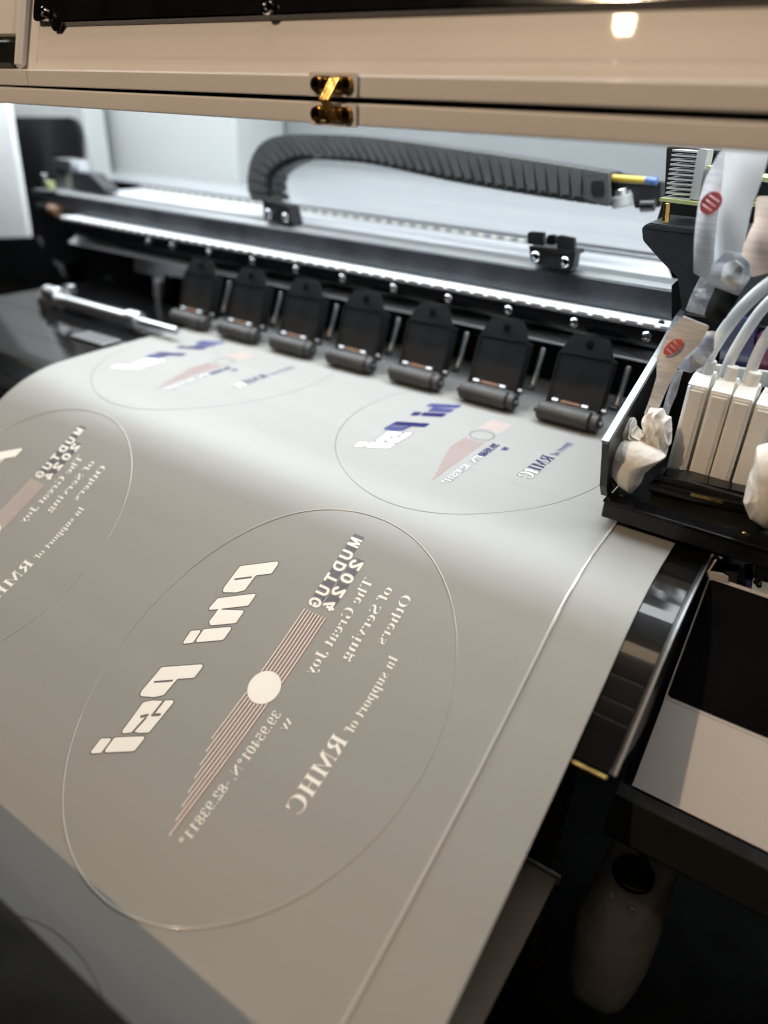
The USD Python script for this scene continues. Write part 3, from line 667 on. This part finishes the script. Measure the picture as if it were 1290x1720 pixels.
R1, ASP, CX = .0620239, 1.2073840, (.0682549, .2320517)
SA, PIT, XC = .2209597, .1585405, .3085318
def decal(cx, cs, state, label):
    """state: 'done' or 'printing' (colours still visible, nothing beyond the rollers)."""
    th = np.linspace(0, 2 * np.pi, 241)
    ring = []
    sr = cs + R1 * ASP * np.sin(th); ok = np.ones(241, bool)
    prof_ = [(-.00028, 0), (-.00014, .00020), (.00012, .00020), (.00028, 0)] if state == 'done' else [(-.00022, 0), (-.0001, .00006), (.0001, .00006), (.00022, 0)]
    V = []
    for dr, h in prof_:
        V.append(place(cx + (R1 + dr) * np.cos(th), cs + (R1 * ASP + dr) * np.sin(th), .00002 + h))
    V = np.stack(V, 1); n4 = V.shape[1]; f_ = []
    for i in range(240):
        for k in range(n4 - 1):
            p_ = i * n4 + k; f_ += [(p_, p_ + 1, p_ + n4 + 1), (p_, p_ + n4 + 1, p_ + n4)]
    dp = add('decal', trimesh.Trimesh(V.reshape(-1, 3), f_, process=False), 'varnish' if state == 'done' else 'ink_outline', fm, smooth=60, label=label)
    lay = lambda name, g, mt, off=.00006, **kw: add(name, flat_on_film(g, cx, cs, R1, off), mt, dp, smooth=False, **kw) if not g.is_empty else None
    if state == 'ring': return
    if state == 'done':
        for g in psi:
            lay('letter_outline', g.buffer(.007), 'ink_outline', .00003); lay('letter', g, 'ink_white', .00007)
        lay('block_stripes', blines, 'ink_navy', .00006); lay('block_outline', block_words.buffer(.003), 'ink_outline', .00003); lay('block_lettering', block_words, 'ink_white', .00007)
        ln = []; rd = []
        for v, ue in zip(VS, UE):
            for g, w_, dst in ((line(v, .0052, -.496, ue), 0, ln), (line(v - .0065, .0055, -.492, ue - .02), 0, rd)): dst.append(g.difference(ball.buffer(.003)))
        lay('red_stripes', unary_union(rd), 'ink_red', .00004); lay('pale_stripes', unary_union(ln), 'ink_white', .00010)
        lay('ball', ball, 'ink_white', .00007)
        for k, g in serifs.items(): lay(k.replace('_lettering', '_outline'), g.buffer(.0018), 'ink_shadow', .00002); lay(k, g, 'ink_white', .00007)
    else:
        u0 = (.022 - cs) / R1
        i1, d1, p2, s2, i2, d2 = psi[2], psi[3], psi[4], psi[5], psi[6], psi[7]
        for g, mt in ((i2, 'ink_white'), (d2, 'ink_white'), (s2, 'ink_white')):
            lay('letter_outline', cut(g.buffer(.007), u0), 'ink_navy' if g is s2 else 'ink_outline', .00003); lay('letter', cut(g, u0), mt, .00007)
        lay('letter', cut(p2.intersection(sbox(.10, .3, .25, .8).union(sbox(-.1, .3, .14, .5))), u0), 'ink_navy', .00010)
        lay('letter_fade', cut(p2.difference(sbox(-.1, .3, .25, .8)), u0), 'ink_blue', .00010)
        for g in (i1, d1): lay('letter', cut(g, u0), 'ink_navy', .00010)
        lay('letter_fade', cut(letter_h, u0), 'ink_blue', .00008)
        rd = [line(v, .0060, .03 + .0, ue).difference(ball.buffer(.03)) for v, ue in zip(VS, UE)]
        lay('red_stripes', cut(unary_union(rd), u0), 'ink_red', .00006)
        rd = [line(v, .0075, -.33, -.06).difference(ball.buffer(.03)) for v in VS]
        lay('pink_stripes', cut(unary_union(rd), u0), 'ink_pink', .00006)
        lay('ball_ring', cut(ball.difference(ball.buffer(-.012)), u0), 'ink_outline', .00004); pass
        g = serifs['coordinate_lettering']
        lay('coordinate_outline', cut(g.buffer(.0035), u0), 'ink_navy', .00003); lay('coordinate_lettering', g.intersection(sbox(.33, -1, 2, 1)), 'ink_white', .0001)
        g = serifs['large_serif_lettering']
        lay('large_serif_lettering', g.intersection(sbox(-1, -1, .30, 1)), 'ink_navy', .00010); lay('large_serif_outline', g.buffer(.008).intersection(sbox(.30, -1, 2, 1)), 'ink_outline', .00003); lay('large_serif_lettering', g.intersection(sbox(.30, -1, 2, 1)), 'ink_white', .0001)
        g = serifs['lower_serif_lettering']
        lay('lower_serif_lettering', cut(g, u0).intersection(sbox(-.30, -1, 2, 1)), 'ink_blue', .0001)
decal(CX[1], SA, 'done', 'large finished decal in the foreground with cream lettering')
decal(CX[0], SA, 'done', 'finished decal cut off by the left picture edge')
decal(CX[1], SA - PIT, 'printing', 'half printed decal with navy and red ink beside the carriage')
decal(CX[0], SA - PIT, 'printing', 'blurred half printed decal near the far film edge')
decal(CX[1], SA + PIT + .004, 'ring', 'outline of the next decal at the dark lower corner')
# slit edge along the right margin
ss = np.linspace(.06, .62, 260)
pp = []
V = []
for dx, h in ((-.0007, 0), (-.0005, .0005), (.00005, .0007), (.00045, .0006), (.00056, 0)):
    V.append(place(np.full(260, XC + dx), ss, .00002 + h))
V = np.stack(V, 1); f_ = []
for i in range(259):
    for k in range(4): p_ = i * 5 + k; f_ += [(p_, p_ + 5, p_ + 6), (p_, p_ + 6, p_ + 1)]
add('margin_ridge', trimesh.Trimesh(V.reshape(-1, 3), f_, process=False), 'ridge_gloss', fm, smooth=60)

# ------------------------------------------------------------------ take-up roller in front
ys, zs = prof(.332)
tr = thing('take_up_roller', 'black roller lying across the film in the lower left corner', 'roller', (.16, float(ys), float(zs)))
rr = .030; cy, cz = prof(.3385, rr + .0012)
add('drum', cyl((-.10, cy, cz), (.345, cy, cz), rr, 64, .001), 'black_matte', tr)
add('axle', cyl((-.13, cy, cz), (.375, cy, cz), .005, 20), 'dark_steel', tr)

# ------------------------------------------------------------------ right front apron
ap = thing('front_apron', 'sloping beige apron with black inset cover right of the film', 'apron', (.40, -.13, -.03))
A0, A1, A2 = np.array([-.1115, -.0043]), np.array([-.1354, -.041]), np.array([-.155, -.0651])
xa0 = .3442
d1 = (A1 - A0) / np.linalg.norm(A1 - A0); n1 = np.array([-d1[1], d1[0]]); n1 = n1 if n1[0] < 0 else -n1
def on_apron(poly2, t0, t1, P0, d, nn):
    """poly2 in (x, distance down the slope)."""
    e = ext(poly2, 1.0); v = e.vertices; yz = P0 + np.outer(v[:, 1], d) + np.outer(t0 + v[:, 2] * (t1 - t0), nn)
    t = trimesh.Trimesh(np.column_stack([v[:, 0], yz]), e.faces, process=False); t.fix_normals(); return t
L1 = np.linalg.norm(A1 - A0)
frame = sbox(xa0, -.0005, XR, L1 + .0002); inset = rnd(sbox(xa0 + .00045, .0006, XR + .1, L1 - .0008), .0010)
add('inset_frame', on_apron(frame.difference(inset), -.003, 0, A0, d1, n1), 'beige_paint_shaded', ap)
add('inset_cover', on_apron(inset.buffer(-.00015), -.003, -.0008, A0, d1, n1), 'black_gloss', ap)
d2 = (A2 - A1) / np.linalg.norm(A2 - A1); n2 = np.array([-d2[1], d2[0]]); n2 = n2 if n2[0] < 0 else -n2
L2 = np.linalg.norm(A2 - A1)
add('lower_face', on_apron(sbox(xa0 + .0002, .0003, XR, L2), -.002, .0003, A1, d2, n2), 'beige_paint_shaded', ap)
add('side_return', extX(Polygon([A0, A1, A2, A2 + [.02, 0], A0 + [.02, -.01]]), xa0 - .0022, xa0 - .0008), 'black_satin', ap)
B0 = A2 + d2 * .0003
add('skirt', extX(Polygon([(B0[0] - .0002, B0[1] - .0004), (B0[0] - .0052, B0[1] - .0012), (B0[0] - .0105, B0[1] - .0145), (B0[0] - .0095, B0[1] - .0165), (B0[0] + .012, B0[1] - .0165), (B0[0] + .012, B0[1] - .0004)]), xa0 - .0035, XR, .0005), 'black_matte', ap)
add('hook_tab', pxY([(1187, 959), (1214, 964), (1223, 970), (1223, 979), (1187, 969)], -.1122, .0005, .0002), 'beige_paint_shaded', ap)
add('hook_arm', pxY([(1200, 941), (1203, 942), (1190, 963), (1187, 962)], -.1121, .0005), 'beige_paint_shaded', ap)
# capping station parts behind the apron
cs_ = thing('capping_station', 'capping station parts showing between carriage and black cover', 'capping station', aty(1250, 970, -.08))
add('spring_clip', pxY([(1194, 930), (1214, 935), (1213, 939), (1193, 934)], -.104, .002), 'chrome', cs_)
add('clear_shield', pxY([(1204, 944), (1242, 952), (1236, 982), (1200, 972)], -.095, .001), 'dark_steel', cs_)
add('label_plate', pxY([(1268, 952), (1300, 958), (1300, 1002), (1262, 992)], -.094, .003, .0004), 'blue_label', cs_)
add('blue_sleeve', pxY([(1250, 950), (1265, 953), (1262, 992), (1254, 990)], -.091, .002), 'ink_tank', cs_)
add('knob', cyl(aty(1270, 977, -.096), aty(1274, 978, -.0942), .0011, 12), 'black_gloss', cs_)
add('tray', bx(.345, XR, -.10, -.0, -.06, -.03), 'black_matte', cs_)

# ------------------------------------------------------------------ below the apron
wj = thing('waste_jug', 'cloudy plastic waste jug with dark cap and tube under the apron', 'jug', (.352, -.125, -.335))
jy = -.125
lt = thing('lower_tray', 'brown sheet metal tray with pale back edge below the film', 'tray', (.25, -.30, -.12))
zt_ = -.105
t0, t1 = atz(880, 1448, zt_), atz(936, 1476, zt_); t2 = atz(812, 1722, zt_)
xr_ = t1[0]; add('deck', bx(-.05, xr_, t2[1] - .35, t1[1], zt_ - .002, zt_, .0004), 'tray_brown', lt)
add('back_edge', bx(-.05, xr_ + .001, t1[1] + .0002, t1[1] + .0016, zt_ - .004, zt_ + .0012, .0005), 'grey_panel', lt)
add('support_post', bx(xr_ - .012, xr_ - .004, t1[1] + .004, t1[1] + .012, -.335, -.03, .001), 'black_plastic', lt)
for i, (u, v, l_) in enumerate(((920, 1583, 'upper small brass stud on the dark cabinet floor'), (903, 1617, 'lower small brass stud nearer the brown tray'))):
    c = atz(u, v, -.20); sn = thing('brass_stud', l_, 'stud', (c[0], c[1], -.338))
    add('stem', cyl((c[0], c[1], -.338), (c[0], c[1], -.2015), .0012, 10), 'black_matte', sn); add('head', cyl((c[0], c[1], -.2013), (c[0], c[1], -.1995), .0023, 16), 'brass', sn)

# ------------------------------------------------------------------ print carriage
ca = thing('print_carriage', 'open black print carriage with ink dampers, tubes and circuit boards', 'print carriage', (.37, -.06, .01))
XA = .3035; XZ = .47
yf = -.1075
zb0, zb1 = aty(1100, 897, yf)[2], aty(1100, 868, yf)[2]
add('base_plate', bx(XA, XZ, yf, -.035, zb0, zb1, .0005), 'black_plastic', ca)
add('base_lip', extX(Polygon([(yf - .0012, zb1 + .0002), (yf - .0012, zb1 + .0012), (yf + .006, zb1 + .0012), (yf + .006, zb1 + .0002)]), XA, XZ, .0003), 'black_gloss', ca)
sp = [(-.1035, zb1), (-.108, .015), (-.1165, .035), (-.066, .0555), (-.05, .064), (-.02, .070), (-.004, .070), (-.004, .024), (-.02, zb1)]
add('side_plate', extX(Polygon(sp), XA - .0025, XA, .0008), 'black_plastic', ca)
edge = LineString(sp[2:6]).buffer(.0007, cap_style=2)
add('side_plate_edge', extX(edge, XA - .0027, XA - .0004), 'satin_dark', ca)
add('inner_wall', bx(XA, XZ, -.050, -.046, zb1, .066, .0005), 'black_matte', ca)
yd = -.085
add('front_block', pxY([(1098, 800), (1150, 808), (1290, 848), (1290, 908), (1180, 884), (1115, 868), (1090, 850)], yd - .012, .010, .0006), 'black_plastic', ca)
add('block_ridge', pxY([(1090, 812), (1290, 858), (1290, 868), (1090, 826)], yd - .014, .003, .0004), 'black_gloss', ca)
add('block_shelf', pxY([(1112, 796), (1290, 836), (1290, 852), (1112, 812)], yd - .010, .006, .0004), 'black_satin', ca)
add('front_ledge', pxY([(1075, 852), (1290, 902), (1290, 922), (1060, 874)], yd - .017, .006, .0006), 'black_plastic', ca)
add('gold_strip', pxY([(1160, 828), (1214, 842), (1215, 847), (1160, 833)], yd - .0148, .0006, .0001), 'brass', ca)
for u, v in ((1041, 840), (1022, 816), (1252, 903)):
    c = aty(u, v, yd - .0165); add('screw', screw(c, (0, -1, .3), .0022, .0012), 'brass' if u == 1252 else 'chrome', ca)
# four ink dampers
tops = ((1168, 648), (1206, 659), (1242, 669), (1281, 682)); bots = ((1136, 800), (1173, 811), (1208, 821), (1246, 834))
for (tu, tv), (bu, bv) in zip(tops, bots):
    t_, b_ = aty(tu, tv, yd), aty(bu, bv, yd); xm = (t_[0] + b_[0]) / 2; hw_ = .0033
    dm = add('ink_damper', bx(xm - hw_, xm + hw_, yd, yd + .016, b_[2], t_[2], .0008), 'damper_plastic', ca)
    add('shoulder', trimesh.convex.convex_hull(np.array([(xm + sx * a_, yd + yy, z_) for sx in (-1, 1) for a_, yy, z_ in ((hw_, .0002, t_[2] + .0001), (hw_, .0158, t_[2] + .0001), (hw_ * .9, .004, t_[2] + .0028), (hw_ * .9, .012, t_[2] + .0028))])), 'damper_plastic', dm)
    add('neck', cyl((xm + .0004, yd + .008, t_[2] + .0025), (xm + .0006, yd + .008, t_[2] + .0075), .0022, 16), 'damper_plastic', dm)
    add('foot', bx(xm - hw_ * .8, xm + hw_ * .8, yd + .0006, yd + .014, b_[2] - .0045, b_[2] - .0003, .0005), 'damper_plastic', dm)
    add('front_web', bx(xm - hw_ * .72, xm + hw_ * .72, yd - .0004, yd + .0002, b_[2] + .002, t_[2] - .0015, .0003), 'damper_plastic', dm)
# ink tubes
def pth(pts, y): return [aty(a_, b_, yy) for (a_, b_), yy in zip(pts, y if np.ndim(y) else [y] * len(pts))]
yt_ = yd + .008
add('ink_tube', tube(smoothpath(pth([(1178, 632), (1190, 600), (1210, 565), (1240, 525), (1290, 478), (1340, 450)], [yt_, yt_, yt_ - .002, yt_ - .003, yt_ - .002, yt_]), 30), .0022, 14), 'tube_plastic', ca)
add('ink_tube', tube(smoothpath(pth([(1216, 640), (1226, 606), (1248, 566), (1280, 520), (1330, 480)], yt_ + .002), 26), .0019, 14), 'tube_plastic', ca)
add('ink_tube', tube(smoothpath(pth([(1252, 652), (1262, 622), (1280, 580), (1320, 530)], yt_ + .002), 22), .0019, 14), 'tube_plastic', ca)
add('damper_clamp', pxY([(1188, 612), (1290, 626), (1290, 652), (1186, 636)], yd + .020, .003, .0006), 'white_panel', ca)
add('ink_tank', pxY([(1215, 560), (1236, 535), (1270, 540), (1262, 622), (1206, 616)], yd + .026, .006, .001), 'ink_tank', ca)
add('ink_tank', pxY([(1272, 560), (1310, 562), (1310, 628), (1268, 622)], yd + .026, .006, .001), 'magenta_tank', ca)
# upper bracket and boards
yu = -.045
add('upper_bracket', pxY([(1078, 382), (1090, 374), (1300, 402), (1300, 560), (1150, 545), (1138, 466), (1112, 440), (1080, 404)], yu, .003, .0012), 'dark_steel', ca)
add('bracket_flange', trimesh.util.concatenate([extX(Polygon([(yu - .0005, aty(1120, 380, yu)[2]), (yu + .030, aty(1120, 380, yu)[2] + .001), (yu + .030, aty(1120, 380, yu)[2] - .001), (yu - .0005, aty(1120, 380, yu)[2] - .0015)]), aty(1086, 378, yu)[0], XZ)]), 'dark_steel', ca)
add('dark_housing', pxY([(1120, 245), (1300, 262), (1300, 410), (1100, 380), (1116, 330)], yu + .032, .004, .001), 'black_matte', ca)
add('end_riser', pxY([(1138, 470), (1170, 500), (1160, 540), (1128, 545), (1128, 480)], yu + .004, .012, .0006), 'black_matte', ca)
yh = yu + .006
for k in range(11):                      # heat sink fins
    v = 251 + k * 7.9; a0, a1 = 1129 - k * 1.25, 1172 - k * 1.3
    add('heatsink_fin', pxY([(a0, v), (a1, v + 3.2), (a1, v + 6.0), (a0, v + 3.0)], yh, .012, .0001), 'white_panel', ca)
add('heatsink_side', pxY([(1172, 250), (1189, 252), (1172, 337), (1158, 334)], yh + .0005, .010, .0003), 'white_panel', ca)
add('circuit_board', pxY([(1108, 332), (1182, 341), (1182, 347), (1107, 338)], yh - .003, .022, .0002), 'board_green', ca)
add('circuit_board', pxY([(1264, 340), (1300, 345), (1300, 352), (1263, 347)], yh - .003, .022, .0002), 'board_green', ca)
add('circuit_board', pxY([(1186, 278), (1215, 283), (1215, 287), (1186, 282)], yh - .003, .022, .0002), 'board_green', ca)
add('circuit_board', pxY([(1266, 296), (1300, 300), (1300, 308), (1266, 303)], yh - .003, .022, .0002), 'board_green', ca)
for u0_, v0_, u1_, v1_ in ((1121, 341, 1118, 374), (1245, 356, 1244, 372)):
    add('standoff', cyl(aty(u0_, v0_, yh - .002), aty(u1_, v1_, yh - .002), .0014, 6), 'brass', ca)
# ribbon cables
def rib(name, pts, halfw, y, mt, t=.0003, n=20):
    P = smoothpath(pth(pts, y), n); d = np.gradient(P, axis=0); d /= np.linalg.norm(d, axis=1)[:, None]
    vw = ROT[2]; w_ = np.cross(d, vw); w_ /= np.linalg.norm(w_, axis=1)[:, None]
    hw2 = np.interp(np.linspace(0, 1, n), np.linspace(0, 1, len(halfw)), halfw)
    return add(name, ribbon(P, w_ * hw2[:, None], t), mt, ca)
def sheet(name, px, y, mt, bulge=.004, lean=0., r=.0006, parent=None):
    poly = Polygon([tuple(aty(a_, b_, y)[[0, 2]]) for a_, b_ in px]).buffer(0); poly = rnd(poly, r)
    t = extY(poly, y, y + .0005); v_, f_ = trimesh.remesh.subdivide_to_size(t.vertices, t.faces, .0022); v_ = v_.copy()
    x0_, z0_, x1_, z1_ = poly.bounds; a_ = (v_[:, 0] - x0_) / (x1_ - x0_); b_ = (v_[:, 2] - z0_) / (z1_ - z0_)
    v_[:, 1] += -bulge * np.sin(np.pi * a_) * np.sin(np.pi * b_) + lean * (b_ - .5) + .0006 * np.sin(9 * b_ + 3 * a_)
    t = trimesh.Trimesh(v_, f_, process=False)
    return add(name, t, mt, parent or ca)
sheet('ribbon_cable', [(1270, 330), (1310, 330), (1310, 452), (1264, 466), (1232, 446), (1250, 412), (1268, 372)], -.076, 'ribbon_peach', .004)
sheet('ribbon_cable', [(1212, 236), (1296, 240), (1283, 290), (1262, 350), (1248, 425), (1240, 474), (1190, 466), (1198, 400), (1206, 330)], -.082, 'ribbon_white', .003, .003)
rc = sheet('ribbon_cable', [(1206, 258), (1220, 246), (1212, 330), (1204, 400), (1198, 476), (1166, 458), (1168, 400), (1173, 345), (1184, 298)], -.086, 'ribbon_print', .003, .002)
def stamp(u, v, y, rx, rz, rot, parent):
    c_ = aty(u, v, y); g = affinity.rotate(affinity.scale(Point(c_[0], c_[2]).buffer(1), rx, rz), rot)
    for k in (-.45, 0, .45): g = g.difference(affinity.rotate(sbox(c_[0] - rx * .62, c_[2] + rz * k - rz * .07, c_[0] + rx * .62, c_[2] + rz * k + rz * .07), rot + 8, origin=(c_[0], c_[2])))
    add('red_stamp', extY(g, y, y + .0002), 'stamp_red', parent)
stamp(1194, 341, -.0894, .0029, .0034, -35, ca)
sheet('ribbon_joint', [(1176, 464), (1208, 480), (1186, 532), (1150, 522)], -.080, 'clear_film', .002)
sheet('cable_tape', [(1204, 476), (1244, 494), (1222, 532), (1202, 548), (1182, 530)], -.0845, 'black_matte', .004)
sheet('ribbon_loop', [(1186, 476), (1196, 444), (1218, 424), (1244, 424), (1260, 440), (1259, 468), (1240, 497), (1206, 484)], -.090, 'loop_print', .0025)
sheet('ribbon_loop', [(1210, 470), (1216, 444), (1236, 436), (1250, 448), (1246, 476), (1232, 490)], -.0965, 'ribbon_white', .002)
sheet('ribbon_cable', [(1180, 556), (1202, 556), (1198, 590), (1182, 614), (1160, 627), (1140, 622), (1138, 604), (1164, 586)], -.088, 'loop_print', .004)
sheet('ribbon_cable', [(1150, 528), (1194, 546), (1178, 576), (1148, 604), (1128, 640), (1098, 700), (1078, 700), (1104, 632), (1105, 598), (1122, 560)], -.093, 'ribbon_print', .002, -.004)
stamp(1130, 583, -.0962, .0018, .0036, -38, ca)
sheet('ribbon_tail', [(1132, 622), (1148, 622), (1134, 668), (1120, 704), (1108, 700), (1122, 660)], -.086, 'clear_film', .001)

# crumpled tissue wads tucked in the carriage
def puff(outline, y, depth, seed, amp=.10, freq=1.6, pleat=0.):
    poly = Polygon([tuple(aty(a_, b_, y)[[0, 2]]) for a_, b_ in outline]).buffer(0)
    c0 = np.array(poly.centroid.coords[0])
    ico = trimesh.creation.icosphere(5); v = ico.vertices.copy()
    bd = np.array(poly.exterior.segmentize(.0003).coords) - c0; ang = np.arctan2(bd[:, 1], bd[:, 0]); rad = np.hypot(bd[:, 0], bd[:, 1]); o_ = np.argsort(ang)
    a_ = np.arctan2(v[:, 2], v[:, 0]); rr_ = np.interp(a_, ang[o_], rad[o_], period=2 * np.pi); h = np.hypot(v[:, 0], v[:, 2])
    warp = v + .5 * (np.stack([fbm(v * 1.3 + seed + k * 7, 2, seed + k) for k in range(3)], 1) - .5)
    fold = 1 - np.abs(fbm(warp * np.array([freq * 1.5, freq, freq * .7]) + seed, 3, seed) - .5) * 4
    g_ = np.random.default_rng(seed); N_ = g_.normal(size=(26, 3)); N_[:, 1] *= .5; N_ /= np.linalg.norm(N_, axis=1)[:, None]; C_ = g_.uniform(-.7, .7, 26)
    crease = np.abs(v @ N_.T - C_).mean(1); crease = (crease - crease.mean()) / crease.std()
    fold = .35 * fold + .45 * crease
    fold = fold + pleat * (1 - 2 * np.abs(np.sin(7 * v[:, 0] + 2.2 * v[:, 2] + 3.0 * fbm(v * 1.5 + seed, 2, seed + 3)))) * np.clip(h * 1.6, .3, 1)
    k = 1 + amp * fold
    X_ = c0[0] + np.cos(a_) * h * rr_ * (1 + amp * .25 * fold); Z_ = c0[1] + np.sin(a_) * h * rr_ * (1 + amp * .25 * fold); Y_ = y + v[:, 1] * depth * k
    return trimesh.Trimesh(np.stack([X_, Y_, Z_], 1), ico.faces, process=False), c0
m1, c1 = puff([(1030, 745), (1052, 738), (1078, 742), (1104, 756), (1118, 768), (1098, 782), (1082, 796), (1076, 812), (1062, 828), (1044, 816), (1028, 794), (1021, 766)], -.100, .008, 3, .06, 1.0)
w1 = thing('tissue_wad', 'folded white tissue wad tucked into the left carriage corner', 'tissue', (c1[0], -.1, c1[1] - .01))
add('front_fold', m1, 'tissue', w1, smooth=True)
add('upper_fold', puff([(1080, 704), (1088, 690), (1098, 684), (1108, 686), (1124, 702), (1128, 716), (1124, 746), (1116, 766), (1098, 758), (1082, 748), (1072, 730), (1082, 720)], -.094, .006, 5, .16, 1.6, 1.3)[0], 'tissue', w1, smooth=True)
add('side_fold', puff([(1054, 700), (1064, 704), (1070, 722), (1086, 736), (1080, 750), (1056, 748), (1034, 742), (1040, 724)], -.096, .005, 9, .16, 1.6, 1.3)[0], 'tissue', w1, smooth=True)
m2, c2 = puff([(1272, 750), (1290, 744), (1320, 742), (1330, 880), (1290, 884), (1262, 868), (1250, 838), (1258, 800), (1268, 776)], -.102, .009, 11, .08, 1.3, .4)
w2 = thing('tissue_wad', 'tissue wad at the right picture edge beside the last damper', 'tissue', (c2[0], -.1, c2[1] - .01))
add('front_fold', m2, 'tissue', w2, smooth=True)

# waste jug body (inflated from its outline)
add('body', puff([(1040, 1398), (1062, 1396), (1100, 1410), (1146, 1430), (1148, 1446), (1128, 1506), (1106, 1580), (1090, 1625), (1072, 1655), (1052, 1682), (1030, 1688), (1000, 1676), (966, 1652), (962, 1610), (968, 1560), (974, 1522), (998, 1476), (1016, 1436)], jy + .022, .022, 21, .012, 1.0)[0], 'jug_plastic', wj, smooth=True)
cp = aty(1064, 1468, jy - .006)
add('cap', cyl(cp + [0, 0, -.0016], cp + [0, 0, .0016], .0082, 28, .0006), 'black_plastic', wj)
add('drain_tube', tube(smoothpath([cp + [.003, 0, .001], aty(1082, 1440, jy - .004), aty(1072, 1415, jy - .002), aty(1064, 1390, jy)], 16), .0014, 8), 'rubber', wj)
add('moulded_mark', puff([(1024, 1500), (1034, 1504), (1032, 1508), (1022, 1504)], jy + .001, .0012, 4, .05)[0], 'jug_plastic', wj, smooth=True)
add('moulded_mark', puff([(1058, 1522), (1068, 1526), (1066, 1530), (1056, 1526)], jy + .001, .0012, 4, .05)[0], 'jug_plastic', wj, smooth=True)
